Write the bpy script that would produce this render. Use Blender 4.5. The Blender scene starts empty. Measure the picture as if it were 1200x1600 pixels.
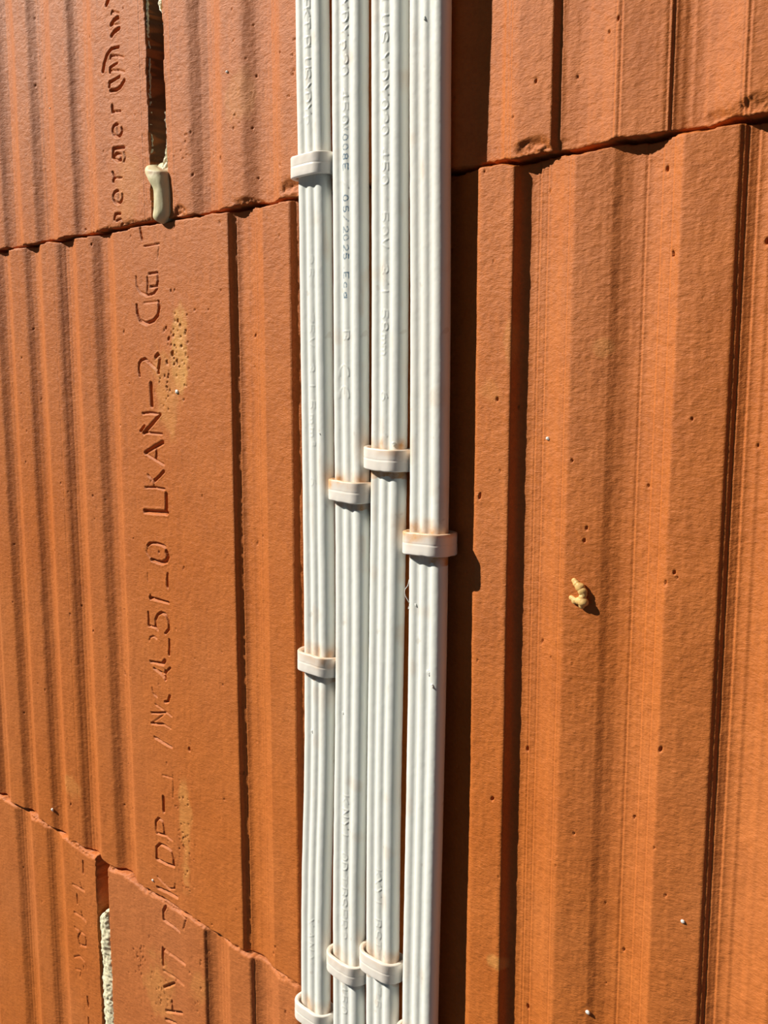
import bpy, bmesh, math
import numpy as np
from mathutils import Matrix, Vector

# ------------------------------------------------------------------ camera
# The wall plane is y = 0 (outward = -Y), X runs to the right along it, Z is up.
# All working numbers are millimetres on the wall; MM turns them into metres.
MM = 0.001
WALL_Z = 1.2                                   # height of the wall origin above ground
F = 1543.0                                     # focal length in pixels of the 1200x1600 frame
ax = np.array([1654.0, 225.0, -1543.0]); ax /= np.linalg.norm(ax)
az = np.array([7.0, -10640.0, -1543.0]); az -= ax * (ax @ az); az /= np.linalg.norm(az)
ay = np.cross(az, ax)
DIST = 197.567                                 # camera to wall, mm
_r0 = np.array([0.0, 0.0, 1.0]); _t0 = DIST / (_r0 @ ay)
O = np.array([(_r0 * _t0) @ ax, (_r0 * _t0) @ az])
CAM = np.array([-O[0], -DIST, -O[1]])

def W(px, py, y=0.0):
    """point of the plane at depth y (mm, + is into the wall) seen at a place of the photograph"""
    r = np.array([(px - 600) / F, (py - 800) / F, 1.0])
    t = (DIST + y) / (r @ ay)
    return (r * t) @ ax - O[0], (r * t) @ az - O[1]

def world(x, y, z):
    return Vector((x * MM, y * MM, z * MM + WALL_Z))

sc = bpy.context.scene
cam_data = bpy.data.cameras.new('camera')
cam = bpy.data.objects.new('camera', cam_data)
sc.collection.objects.link(cam)
right = Vector((ax[0], ay[0], az[0])); down = Vector((ax[1], ay[1], az[1])); fwd = Vector((ax[2], ay[2], az[2]))
m = Matrix((( right.x, -down.x, -fwd.x), (right.y, -down.y, -fwd.y), (right.z, -down.z, -fwd.z)))
cam.matrix_world = Matrix.Translation(world(*CAM)) @ m.to_4x4()
cam_data.sensor_fit = 'VERTICAL'; cam_data.sensor_height = 32.0
cam_data.lens = F / 1600.0 * 32.0
cam_data.clip_start = 0.005; cam_data.clip_end = 50
sc.camera = cam

# ------------------------------------------------------------------ light
KX, KZ = 1.30, 1.15                             # sunlight runs right and down the wall
sun_data = bpy.data.lights.new('sun', 'SUN'); sun_data.energy = 6.3; sun_data.angle = math.radians(0.6)
sun_data.color = (1.0, 0.93, 0.82)
sun = bpy.data.objects.new('sun', sun_data); sc.collection.objects.link(sun)
sun.location = (-1.5, -1.2, 2.9)
sun.rotation_euler = Vector((KX, 1.0, -KZ)).to_track_quat('-Z', 'Y').to_euler()
world_ = bpy.data.worlds.new('sky'); sc.world = world_; world_.use_nodes = True
bg = world_.node_tree.nodes['Background']
bg.inputs[0].default_value = (0.72, 0.85, 1.0, 1); bg.inputs[1].default_value = 0.085
vs = sc.view_settings
vs.view_transform = 'Standard'; vs.look = 'None'; vs.gamma = 1; vs.use_curve_mapping = False
vs.exposure = 0.0

# ------------------------------------------------------------------ helpers
def tag(o, label=None, cat=None, group=None, kind=None):
    if label: o['label'] = label
    if cat: o['category'] = cat
    if group: o['group'] = group
    if kind: o['kind'] = kind
    return o

def link(o, parent=None):
    sc.collection.objects.link(o)
    if parent is not None: o.parent = parent
    return o

def mesh_object(name, verts, faces, mat, parent=None, attrs=None, smooth=True, loc=None):
    """verts (n,3) in metres; faces (m,4) array or list; loc: object origin the verts are taken from"""
    verts = np.asarray(verts, dtype=np.float64)
    if loc is not None: verts = verts - np.array(loc)
    me = bpy.data.meshes.new(name)
    if isinstance(faces, np.ndarray):
        n, k = faces.shape
        me.vertices.add(len(verts)); me.vertices.foreach_set('co', verts.astype(np.float32).ravel())
        me.loops.add(n * k); me.loops.foreach_set('vertex_index', faces.astype(np.int32).ravel())
        me.polygons.add(n); me.polygons.foreach_set('loop_start', np.arange(0, n * k, k, dtype=np.int32))
        me.polygons.foreach_set('loop_total', np.full(n, k, dtype=np.int32))
        me.update(calc_edges=True)
    else:
        me.from_pydata(verts.tolist(), [], faces)
    if smooth: me.polygons.foreach_set('use_smooth', np.ones(len(me.polygons), dtype=bool))
    for an, arr in (attrs or {}).items():
        a = me.attributes.new(an, 'FLOAT', 'POINT'); a.data.foreach_set('value', np.asarray(arr, dtype=np.float32).ravel())
    me.materials.append(mat); me.update()
    o = bpy.data.objects.new(name, me)
    if loc is not None: o.location = loc
    return link(o, parent)

def smoothstep(a, b, x):
    t = np.clip((x - a) / (b - a), 0, 1); return t * t * (3 - 2 * t)

def noise_grid(xs, zs, sx, sz, seed):
    """value noise, about -1..1, on the tensor grid xs by zs; cell sizes sx, sz in mm"""
    def prep(v, s):
        u = (v + 2000.0) / s; i = np.floor(u).astype(int); f = u - i
        i0 = i.min(); return i - i0, f * f * (3 - 2 * f), i0, i.max() - i0 + 2
    ix, fx, x0, nx = prep(xs, sx); iz, fz, z0, nz = prep(zs, sz)
    L = np.random.default_rng(seed).uniform(-1, 1, (nx, nz)).astype(np.float32)
    A = L[ix] * (1 - fx)[:, None] + L[ix + 1] * fx[:, None]
    return A[:, iz] * (1 - fz)[None, :] + A[:, iz + 1] * fz[None, :]

def hash_noise(p, s, seed):
    """value noise on arbitrary points p (n,3)"""
    u = p / s; i = np.floor(u).astype(np.int64); f = u - i; f = f * f * (3 - 2 * f)
    def h(a, b, c):
        v = (a * 374761393 + b * 668265263 + c * 2147483647 + seed * 1274126177) & 0x7fffffff
        v = ((v ^ (v >> 13)) * 1274126177) & 0x7fffffff
        return ((v ^ (v >> 16)) & 0xffff) / 32767.5 - 1
    r = 0
    for a in (0, 1):
        for b in (0, 1):
            for c in (0, 1):
                w = (f[:, 0] if a else 1 - f[:, 0]) * (f[:, 1] if b else 1 - f[:, 1]) * (f[:, 2] if c else 1 - f[:, 2])
                r = r + w * h(i[:, 0] + a, i[:, 1] + b, i[:, 2] + c)
    return r

def seg_dist(X, Z, p, q):
    """distance of the points X, Z to segment pq"""
    dx, dz = q[0] - p[0], q[1] - p[1]; L = dx * dx + dz * dz + 1e-9
    t = np.clip(((X - p[0]) * dx + (Z - p[1]) * dz) / L, 0, 1)
    return np.hypot(X - p[0] - t * dx, Z - p[1] - t * dz)

# ------------------------------------------------------------------ materials
class NT:
    def __init__(s, name):
        s.m = bpy.data.materials.new(name); s.m.use_nodes = True; s.t = s.m.node_tree
        s.p = s.t.nodes['Principled BSDF']
    def n(s, kind, **kw):
        nd = s.t.nodes.new(kind)
        for k, v in kw.items():
            if k in nd.inputs: nd.inputs[k].default_value = v
            else: setattr(nd, k, v)
        return nd
    def l(s, a, b): s.t.links.new(a, b)
    def noise(s, scale, detail=3, rough=.55, vec=None):
        nd = s.n('ShaderNodeTexNoise'); nd.inputs['Scale'].default_value = scale
        nd.inputs['Detail'].default_value = detail; nd.inputs['Roughness'].default_value = rough
        s.l(vec or s.coord(), nd.inputs['Vector']); return nd.outputs['Fac']
    def coord(s):
        if not hasattr(s, 'c'): s.c = s.n('ShaderNodeTexCoord').outputs['Object']
        return s.c
    def ramp(s, fac, stops):
        r = s.n('ShaderNodeValToRGB'); e = r.color_ramp.elements
        while len(e) < len(stops): e.new(.5)
        for el, (p, c) in zip(e, stops): el.position = p; el.color = (*c, 1)
        s.l(fac, r.inputs['Fac']); return r.outputs['Color']
    def mix(s, fac, a, b, mode='MIX'):
        x = s.n('ShaderNodeMix', data_type='RGBA', blend_type=mode)
        for v, i in ((fac, 0), (a, 6), (b, 7)):
            if isinstance(v, bpy.types.NodeSocket): s.l(v, x.inputs[i])
            else: x.inputs[i].default_value = v if i == 0 else (*v, 1)
        return x.outputs[2]
    def attr(s, name): return s.n('ShaderNodeAttribute', attribute_name=name).outputs['Fac']
    def math(s, op, a, b=0.0):
        x = s.n('ShaderNodeMath', operation=op)
        for v, i in ((a, 0), (b, 1)):
            if isinstance(v, bpy.types.NodeSocket): s.l(v, x.inputs[i])
            else: x.inputs[i].default_value = v
        return x.outputs[0]
    def bump(s, h, dist, strength=1.0, prev=None):
        b = s.n('ShaderNodeBump'); b.inputs['Distance'].default_value = dist; b.inputs['Strength'].default_value = strength
        s.l(h, b.inputs['Height'])
        if prev is not None: s.l(prev, b.inputs['Normal'])
        return b.outputs['Normal']

def clay_material():
    s = NT('fired_clay')
    big = s.noise(14, 4, .6); mid = s.noise(90, 4, .6); fine = s.noise(900, 4, .65)
    base = s.ramp(big, [(.3, (0.510, 0.138, 0.020)), (.52, (0.540, 0.156, 0.028)), (.72, (0.550, 0.172, 0.040))])
    tone = s.attr('tone')
    base = s.mix(tone, base, (0.53, 0.172, 0.052))
    blot = s.ramp(mid, [(.30, (.90, .88, .86)), (.55, (1, 1, 1)), (.75, (1.06, 1.07, 1.08))])
    col = s.mix(1.0, base, blot, 'MULTIPLY')
    gr = s.ramp(fine, [(.3, (.90, .88, .86)), (.6, (1.03, 1.03, 1.03))])
    col = s.mix(1.0, col, gr, 'MULTIPLY')
    st = s.math('MULTIPLY', s.attr('stain'), s.math('ADD', s.math('MULTIPLY', mid, 1.3), .15))
    col = s.mix(st, col, (0.72, 0.34, 0.09))
    col = s.mix(s.attr('joint_shade'), col, (.12, .05, .02))  # shade of the open upper head joint, painted dark brown into the clay
    s.l(col, s.p.inputs['Base Color'])
    s.p.inputs['Roughness'].default_value = .55
    s.p.inputs['Specular IOR Level'].default_value = .28
    mp = s.n('ShaderNodeMapping'); mp.inputs['Rotation'].default_value = (0, math.radians(38), 0); mp.inputs['Scale'].default_value = (.5, 1, 1.15)
    s.l(s.coord(), mp.inputs['Vector']); mv = mp.outputs[0]
    nb = s.bump(s.noise(2300, 4, .7, mv), .00018, .9)
    nb = s.bump(s.noise(800, 3, .6, mv), .00034, .6, nb)
    nb = s.bump(s.noise(300, 2, .5, mv), .0005, .25, nb)
    s.l(nb, s.p.inputs['Normal'])
    return s.m

def pvc_material(name, c0, c1, stain, gloss, bump):
    s = NT(name)
    n = s.noise(60, 3, .6); f = s.noise(700, 3, .6)
    col = s.mix(n, c0, c1)
    st = s.attr('stain')
    m1 = s.math('MULTIPLY', st, s.math('ADD', s.math('MULTIPLY', s.noise(450, 4, .7), 1.4), 0.05))
    m1 = s.n('ShaderNodeClamp').inputs and m1
    cl = s.n('ShaderNodeClamp'); s.l(m1, cl.inputs[0])
    col = s.mix(cl.outputs[0], col, stain)
    sp = s.ramp(s.noise(260, 2, .5), [(.715, (0, 0, 0)), (.76, (1, 1, 1))])
    col = s.mix(s.math('MULTIPLY', sp, .25), col, (.42, .34, .26))
    ink = s.attr('ink')
    dots = s.ramp(s.noise(2600, 1, .5), [(.35, (.45, .45, .45)), (.55, (1, 1, 1))])
    col = s.mix(s.math('MULTIPLY', ink, dots), col, (.03, .13, .23))
    s.l(col, s.p.inputs['Base Color'])
    s.p.inputs['Roughness'].default_value = gloss
    s.p.inputs['Specular IOR Level'].default_value = .35
    s.p.inputs['Subsurface Weight'].default_value = .12
    s.p.inputs['Subsurface Radius'].default_value = (1, .8, .6)
    s.p.inputs['Subsurface Scale'].default_value = .0012
    s.l(s.bump(s.noise(900, 3, .55), .00008, bump), s.p.inputs['Normal'])
    return s.m

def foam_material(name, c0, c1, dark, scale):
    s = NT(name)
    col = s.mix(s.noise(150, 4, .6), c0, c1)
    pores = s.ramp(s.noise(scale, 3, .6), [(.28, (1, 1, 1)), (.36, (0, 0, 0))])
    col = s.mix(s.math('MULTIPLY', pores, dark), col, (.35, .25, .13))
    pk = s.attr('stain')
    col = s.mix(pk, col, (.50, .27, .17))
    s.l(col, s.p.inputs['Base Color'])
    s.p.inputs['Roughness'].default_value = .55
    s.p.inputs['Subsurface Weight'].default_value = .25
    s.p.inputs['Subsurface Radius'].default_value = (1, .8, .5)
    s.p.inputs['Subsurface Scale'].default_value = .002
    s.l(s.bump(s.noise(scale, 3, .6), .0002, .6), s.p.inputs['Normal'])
    return s.m

CLAY = clay_material()
SHEATH = pvc_material('white_cable_sheath', (.80, .82, .77), (.84, .86, .81), (.62, .33, .13), .42, .5)
NYLON = pvc_material('cream_clip_plastic', (.84, .785, .71), (.88, .83, .76), (.74, .38, .12), .38, .3)
FOAM = foam_material('cured_foam', (.64, .58, .33), (.72, .66, .42), .15, 700)
FOAM_CUT = foam_material('cut_foam', (.78, .72, .48), (.86, .80, .58), .35, 1100)
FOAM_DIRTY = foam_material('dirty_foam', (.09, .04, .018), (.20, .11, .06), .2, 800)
AMBER = foam_material('amber_foam', (.66, .38, .11), (.76, .50, .19), .0, 500)
CRUMB = foam_material('white_crumb', (.80, .77, .70), (.85, .82, .76), .0, 900)

# ------------------------------------------------------------------ the wall
JT, JB = 88.4, -160.5                          # bed joints (mm)
def merged(cuts):
    return np.unique(np.round(np.concatenate(cuts), 4))
xs = merged([np.arange(-700, -290, 3.0), np.arange(-290, -40, .42), np.arange(-40, 24, .6), np.arange(24, 128, .26), np.arange(128, 160, .8), np.arange(160, 701, 3.0)])
zs = merged([np.arange(-700, -330, 3.0), np.arange(-330, -175, .45), np.arange(-175, 192, .30), np.arange(192, 240, 1.0), np.arange(240, 601, 3.0)])
NX, NZ = len(xs), len(zs)
T = np.arange(-705, 705, .1)                   # fine table for the rib profiles

def profile(grooves, g, skew, soft, scratches=(), seed=0, crown=0.0):
    y = np.zeros_like(T)
    gs = sorted(grooves)
    for ga, gb in zip(gs[:-1], gs[1:]):          # the rib faces fall away a little to the right
        k = (T >= ga[1]) & (T < gb[0]); y[k] += crown * ((T[k] - ga[1]) / (gb[0] - ga[1])) ** 1.2
    for ga in gs:
        k = (T > ga[0]) & (T < ga[1]); y[k] += crown * (1 - (T[k] - ga[0]) / (ga[1] - ga[0])) ** 1.6
    for gi in grooves:
        d, b = gi[0], gi[1]; gg = gi[2] if len(gi) > 2 else g; sk = gi[3] if len(gi) > 3 else skew
        t = (T - d) / (b - d); k = (t > 0) & (t < 1)
        y[k] += gg * np.sin(np.pi * t[k] ** sk) ** .9
    n = max(1, int(soft / .1)); ker = np.exp(-.5 * (np.arange(-3 * n, 3 * n + 1) / n) ** 2); ker /= ker.sum()
    y = np.convolve(y, ker, 'same')
    rng = np.random.default_rng(seed)
    for c in scratches:                        # drag lines left by the extruder die
        y += .20 * np.exp(-((T - c) / .18) ** 2) - .09 * np.exp(-((T - c - .5) / .22) ** 2)
    fine = np.interp(T, np.arange(-710, 710, .8), rng.normal(0, 1, 1775)) * .035
    deep = smoothstep(.4, 1.5, y)
    return y + fine * (.25 + 1.2 * deep)

def periodic(first, period, width, lo, hi, d0=None):
    out = []; x = first
    while x > lo: x -= period
    while x < hi:
        out.append((x - width, x)); x += period
    return out
GR = 3.3
# top course: left block up to -107.3, right block from -98.4
tl = profile(periodic(-225.6, 27.7, 16, -700, -215) + [(-214, -197.9), (-187.5, -170.1), (-158.4, -141.4)], 2.3, .80, .9, (-112.5, -111, -109.6, -183.0, -181.2), 1, .4)
tr = profile([(-84.6, -68.5), (-57.6, -40.9), (-29.5, -13.3), (-2, 14.3), (25.6, 42.0)], 2.3, .95, 1.2, (-93.5, -41.5, 40.8), 2)
tr += profile([(53.2, 69.2, 1.3, .9), (81.3, 97.5), (109, 125), (137, 153)] + periodic(181, 27.7, 16, 160, 700), 2.1, .78, .35, (53.0, 54.0, 68.6, 70.0, 80.6, 81.6, 97.3, 98.4), 12, 1.1)
# middle course, one long block
ml = profile(periodic(-238.5, 26.3, 13, -700, -230) + [(-225.5, -212.0), (-199.8, -186.0), (-173.8, -159.3), (-147.8, -133.2)], 2.45, .86, 1.0, (-176.5, -170.2), 3, .5)
ml += profile([(-66.9, -50.2), (-37.9, -22.5), (-11, 5), (16.5, 32.2)], 2.3, .66, .3, (-66.0, -64.9, -55.8, -37.0), 13)
ml += profile([(42.6, 59.0, 2.2, .64), (68.2, 85.1, 2.3, .92), (96.9, 112.5, 2.3, .66), (124, 140)] + periodic(168, 27.7, 16, 150, 700), 2.4, .7, .35, (47.9, 50.2, 97.0, 98.0, 99.9, 57.2, 75.6, 79.5, 82.5), 23, 1.2)
# bottom course: left block up to -163.0, right block from -154.8
bl = profile(periodic(-263, 28.5, 13, -700, -255) + [(-234.6, -218.8), (-206, -190.8)], 2.3, .9, 1.0, (), 4, .5)
br = profile([(-89.4, -74.7), (-62.9, -48.2), (-38.5, -21), (-10, 6), (17, 33)] + periodic(60, 27.5, 16, 40, 700), 2.1, .72, .4, (-88.8, -61.9), 5)

X = xs[:, None].astype(np.float32); Z = zs[None, :].astype(np.float32)
jt = JT + .35 * noise_grid(xs, zs[:1], 9, 1, 31)[:, :1] + .25 * noise_grid(xs, zs[:1], 2.2, 1, 32)[:, :1]
jb = JB + .5 * noise_grid(xs, zs[:1], 11, 1, 33)[:, :1] + .3 * noise_grid(xs, zs[:1], 2.5, 1, 34)[:, :1]
jt = jt + .8 * smoothstep(40, 60, X) * 0
top = Z > jt; bot = Z < jb
ptop = np.where(xs < -103, np.interp(xs, T, tl), np.interp(xs, T, tr))[:, None]
pmid = np.interp(xs, T, ml)[:, None]
pbot = np.where(xs < -158.8, np.interp(xs, T, bl), np.interp(xs, T, br))[:, None]
Yw = np.where(top, ptop - .7, np.where(bot, pbot - .25, pmid)).astype(np.float32)
tone = np.where(top, .08, np.where(bot, np.where(X > -158.8, .75, .15), .10)).astype(np.float32) + 0 * X
tone = np.clip(tone + .30 * smoothstep(20, 110, Z) * smoothstep(60, -60, X) + .25 * noise_grid(xs, zs, 30, 45, 35), 0, 1)

# broken arrises along the bed joints
n1 = noise_grid(xs, zs, 5.5, 2.6, 41); n2 = noise_grid(xs, zs, 1.1, .9, 42); n3 = noise_grid(xs, zs, 18, 400, 43); n4 = noise_grid(xs, zs, .55, .5, 44)
reach = .25 + 1.9 * np.clip(n3 + n1 * .6 - .1, 0, 1.2)
dt = Z - jt
chip = np.where(dt > 0, smoothstep(reach, reach * .3, dt + .3 * n2), 0)
Yw += chip * (.45 + .3 * n2 + .25 * n4)
chip2 = np.where(dt < 0, smoothstep(.9, 0, -dt + .4 * n1), 0)
Yw += chip2 * .5
gapw = .22 + .16 * n1 + .12 * n3
Yw += 9 * smoothstep(gapw + .3, gapw, np.abs(dt + .25))
db = Z - jb
chip = np.where(db < 0, smoothstep(1.8, 0, -db + .8 * n1), 0)
Yw += chip * (.7 + .35 * n2 + .3 * n4)
Yw += 4 * smoothstep(.55, .25, np.abs(db)) * smoothstep(-.5, .3, n1 + n3 * .6)
Yw += np.where(db > 0, smoothstep(.7, 0, db), 0) * .25
# a knocked out piece at the arris beside the cables and left of the cables on the upper block
for cx_, cz_, rx_, rz_, dp in ((49, JT + 1.2, 7, 3.2, .9), (-37, JT + 2, 8, 4, 1.1), (99, JT + 1.2, 10, 3, .8), (-58, JT + 1, 6, 2.5, .8), (-92, JT + 1, 4, 3, 1.0)):
    r = np.sqrt(((X - cx_) / rx_) ** 2 + ((Z - cz_) / rz_) ** 2) + .25 * n1
    Yw += np.where(dt > 0, smoothstep(1, .45, r) * dp * (.85 + .28 * n2 + .14 * n4), 0)

# head joints: upper one open above the foam, lower one wider and filled with foam
wob = 1.0 * noise_grid(xs[:1], zs, 1, 6, 51) * .35 + .25 * noise_grid(xs[:1], zs, 1, 1.4, 52)
inside = smoothstep(-107.6, -107.1, X + wob) * smoothstep(-98.0, -98.6, X + .8 * wob)
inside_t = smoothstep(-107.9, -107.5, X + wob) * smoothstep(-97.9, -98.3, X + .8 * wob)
Yw += np.where(top & (dt < 249), inside * (11 + .9 * n2 + 1.1 * n1), 0)
Yw += np.where(top, smoothstep(3.4, 0, np.abs(X + 98.2 - 1.2)) * .35, 0)
inside = smoothstep(-163.6, -163.0, X + wob) * smoothstep(-154.4, -155.0, X + .8 * wob)
Yw += np.where(bot & (db > -249), inside * (12 + .8 * n2), 0)
joint_shade = (top * inside_t * smoothstep(.35, .9, inside_t)).astype(np.float32)  # mask for the painted shade: the inside faces of the upper head joint
# further courses above and below the picture
for zj in (JT + 249, JB - 249):
    Yw += 5 * smoothstep(.9, .4, np.abs(Z - zj))

# surface relief of the clay: waviness, drag grain, fine grain
Yw += .10 * noise_grid(xs, zs, 14, 30, 61) + .055 * noise_grid(xs, zs, 3.2, 6, 62) + .045 * noise_grid(xs, zs, 1.3, 1.7, 63)
Yw += .028 * noise_grid(xs, zs, .62, .7, 64)

stain = np.zeros((NX, NZ), np.float32)
def stain_blob(px, py, rpx, rpy, amount, seed, soft=.55):
    cx, cz = W(px, py); ex = abs(W(px + rpx, py)[0] - cx); ez = abs(W(px, py + rpy)[1] - cz)
    i0, i1 = np.searchsorted(xs, [cx - 1.6 * ex, cx + 1.6 * ex]); j0, j1 = np.searchsorted(zs, [cz - 1.6 * ez, cz + 1.6 * ez])
    xx, zz = xs[i0:i1], zs[j0:j1]
    r = np.sqrt(((xx[:, None] - cx) / ex) ** 2 + ((zz[None, :] - cz) / ez) ** 2)
    r += .35 * noise_grid(xx, zz, 5, 8, seed) + .2 * noise_grid(xx, zz, 1.5, 2, seed + 1)
    stain[i0:i1, j0:j1] = np.maximum(stain[i0:i1, j0:j1], amount * smoothstep(1.1, 1.1 - soft, r))
for a in ((280, 540, 16, 78, .95, 71), (262, 610, 22, 75, .45, 73), (289, 1300, 11, 85, .55, 75), (250, 1540, 26, 45, .4, 77), (312, 1548, 14, 30, .3, 79),
          (773, 1503, 13, 12, .8, 81), (937, 545, 16, 16, .35, 83), (795, 540, 9, 40, .3, 85), (205, 300, 18, 60, .25, 87), (765, 612, 20, 22, .2, 89),
          (375, 150, 20, 60, .3, 91), (110, 1225, 14, 20, .3, 93)):
    stain_blob(*a)

# pits: pores burnt out of the clay
def pit(cx, cz, rx, rz, dp, rot=0.0):
    rx *= .8; rz *= .8
    R = 2.2 * max(rx, rz)
    i0, i1 = np.searchsorted(xs, [cx - R, cx + R]); j0, j1 = np.searchsorted(zs, [cz - R, cz + R])
    if i1 <= i0 or j1 <= j0: return
    dx = xs[i0:i1, None] - cx; dz = zs[None, j0:j1] - cz
    u = (dx * math.cos(rot) + dz * math.sin(rot)) / rx; v = (-dx * math.sin(rot) + dz * math.cos(rot)) / rz
    Yw[i0:i1, j0:j1] += dp * np.exp(-(u * u + v * v) ** 1.5).astype(np.float32)
rng = np.random.default_rng(5)
for k in range(300):
    x_ = rng.uniform(-280, 120); z_ = rng.uniform(-290, 190); s_ = rng.choice([.2, .26, .33, .42], p=[.45, .3, .18, .07])
    pit(x_, z_, s_, s_ * rng.uniform(1, 3.0), rng.uniform(.4, 1.1), rng.uniform(-.5, .3))
def pits_px(px, py, sx, sy, n, seed, big=.45):
    r = np.random.default_rng(seed)
    for k in range(n):
        cx, cz = W(px + r.normal(0, sx), py + r.normal(0, sy)); s_ = r.uniform(.2, big * .72)
        pit(cx, cz, s_, s_ * r.uniform(1, 2.4), r.uniform(.5, 1.3), r.uniform(-.6, .1))
pits_px(276, 540, 12, 35, 60, 6, .55); pits_px(262, 590, 10, 22, 18, 7); pits_px(288, 1320, 8, 45, 55, 8, .35)
pits_px(222, 1492, 8, 12, 26, 9, .5); pits_px(255, 1545, 16, 25, 34, 10, .4); pits_px(310, 1545, 6, 40, 10, 14, .4)
pits_px(455, 120, 8, 45, 10, 11, .34); pits_px(388, 130, 14, 70, 12, 15, .34); pits_px(290, 220, 8, 25, 8, 16)
for px, py, r_, d_ in ((296, 1171, 1.5, 1.8), (653 / 2.5 + 0, 1171, .3, .3), (144, 775, .9, 1.2), (141, 382, .9, 1.2), (968, 30, .9, 1.2), (952, 50, .7, 1), (840, 128, .8, 1),
                       (911, 845, .8, 1.1), (893, 720, .7, 1), (1037, 262, 1.0, 1.2), (777, 624, 1.0, .9), (814, 1175, 1.0, 1.6), (1005, 760, .7, 1), (1053, 895, .8, 1),
                       (1190, 375, 1.1, 1.6), (350, 1249, .7, 1.2), (331, 1445, .7, 1.2), (292, 1435, .7, 1), (108, 960, .9, 1), (430, 1480, .9, 1.1), (1080, 655, .7, 1), (1022, 1325, .6, 1)):
    cx, cz = W(px, py); pit(cx, cz, r_ * .36, r_ * .62, d_, -.2)

# lettering pressed into the clay, traced stroke by stroke where it stands on the blocks
def engrave(pts, scale, ox, oy, width=.5, depth=.7, width2=None):
    P = [W(px / scale + ox, py / scale + oy) for px, py in pts]
    w2 = width if width2 is None else width2
    allx = [p[0] for p in P]; allz = [p[1] for p in P]; m_ = 3
    i0, i1 = np.searchsorted(xs, [min(allx) - m_, max(allx) + m_]); j0, j1 = np.searchsorted(zs, [min(allz) - m_, max(allz) + m_])
    XX = xs[i0:i1, None]; ZZ = zs[None, j0:j1]; best = np.full((i1 - i0, j1 - j0), 9.0)
    n = len(P) - 1
    for k in range(n):
        w = width + (w2 - width) * (k + .5) / n
        best = np.minimum(best, seg_dist(XX, ZZ, P[k], P[k + 1]) / w)
    rim = .10 * depth * np.exp(-((best - 1.7) / .35) ** 2)
    Yw[i0:i1, j0:j1] += (depth * 1.15 * smoothstep(1.15, .25, best) - rim).astype(np.float32)
def arc(cx, cy, rx, ry, a0, a1, n=14, rot=0):
    out = []
    for k in range(n + 1):
        a = math.radians(a0 + (a1 - a0) * k / n); x = rx * math.cos(a); y = ry * math.sin(a); r = math.radians(rot)
        out.append((cx + x * math.cos(r) - y * math.sin(r), cy + x * math.sin(r) + y * math.cos(r)))
    return out

A = (8.0, 200, 340)
engrave([(150, 130), (160, 200), (175, 280)], *A, .5, .9)
engrave([(200, 360), (260, 350), (385, 325)], *A, .35, .5); engrave([(385, 325), (380, 400), (370, 510)], *A, .35, .35)
engrave([(260, 705), (365, 690), (375, 780), (360, 860), (280, 865)], *A, .5, .6)
engrave([(100, 740), (110, 860), (150, 930), (240, 975), (320, 950), (370, 880)], *A, .45, .55)
engrave([(238, 745), (242, 840), (238, 970)], *A, .45, .7)
engrave([(108, 1095), (118, 1200), (150, 1290), (230, 1325), (320, 1290), (375, 1220), (390, 1130), (380, 1050)], *A, .6, .9)
engrave([(380, 1050), (300, 1055), (200, 1065)], *A, .35, .35)
A = (8.0, 200, 530)
engrave([(150, 460), (138, 400), (140, 310), (165, 265), (215, 245), (250, 280)], *A, .5, .8)
engrave([(250, 280), (330, 350), (390, 425)], *A, .5, .5); engrave([(345, 225), (375, 185), (400, 240), (390, 330), (375, 420)], *A, .6, 1.0)
engrave([(288, 555), (292, 690), (300, 830)], *A, .85, .9)
engrave([(185, 930), (270, 920), (405, 940)], *A, .5, .6); engrave([(405, 940), (320, 1040), (200, 1175)], *A, .6, .9, .75)
engrave([(200, 1165), (310, 1175), (425, 1185)], *A, .45, .6); engrave([(160, 1150), (208, 1085)], *A, .5, 1.3)
engrave([(215, 1420), (320, 1355), (435, 1290)], *A, .6, 1.0, .85); engrave([(215, 1425), (330, 1500), (450, 1570)], *A, .4, .5); engrave([(358, 1370), (352, 1500)], *A, .5, .8)
A = (6.667, 200, 720)
engrave([(375, 110), (330, 160), (268, 215)], *A, .55, .9); engrave([(205, 145), (245, 190), (270, 225), (270, 278)], *A, .4, .6); engrave([(180, 278), (270, 278), (380, 295)], *A, .4, .7)
engrave([(398, 350), (400, 440), (400, 545)], *A, .8, 1.2); engrave([(175, 525), (290, 535), (410, 540)], *A, .8, 1.1)
engrave([(205, 885), (230, 860), (280, 858), (340, 872), (385, 895)], *A, .5, .8)
engrave([(245, 1030), (310, 1055), (360, 1062), (400, 1045), (415, 1000), (400, 950)], *A, .6, 1.1, .85)
engrave([(205, 885), (195, 950), (245, 1030)], *A, .4, .35); engrave([(385, 895), (405, 950)], *A, .4, .4)
engrave([(205, 1170), (207, 1250)], *A, .3, .35); engrave([(412, 1175), (408, 1240), (412, 1315)], *A, .35, .9, .75)
A = (6.15, 200, 920)
engrave([(215, 85), (300, 110), (390, 135)], *A, .65, 1.0, .4); engrave([(215, 60), (215, 100)], *A, .45, .7)
engrave([(195, 225), (198, 290), (200, 355)], *A, .45, .9); engrave([(205, 355), (265, 370), (285, 395)], *A, .45, .6)
engrave([(268, 365), (262, 300), (285, 250), (320, 228), (360, 245), (390, 320), (392, 390), (358, 430)], *A, .5, .8)
engrave([(205, 500), (215, 465), (245, 455), (275, 480)], *A, .35, .45)
engrave([(395, 490), (398, 560), (395, 635)], *A, .5, 1.0)
engrave([(215, 700), (280, 712), (335, 722), (355, 690)], *A, .45, .8, .8); engrave([(250, 765), (300, 800), (365, 870)], *A, .5, .6); engrave([(405, 760), (350, 820), (300, 790)], *A, .45, .5); engrave([(360, 790), (360, 875)], *A, .55, .9)
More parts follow.
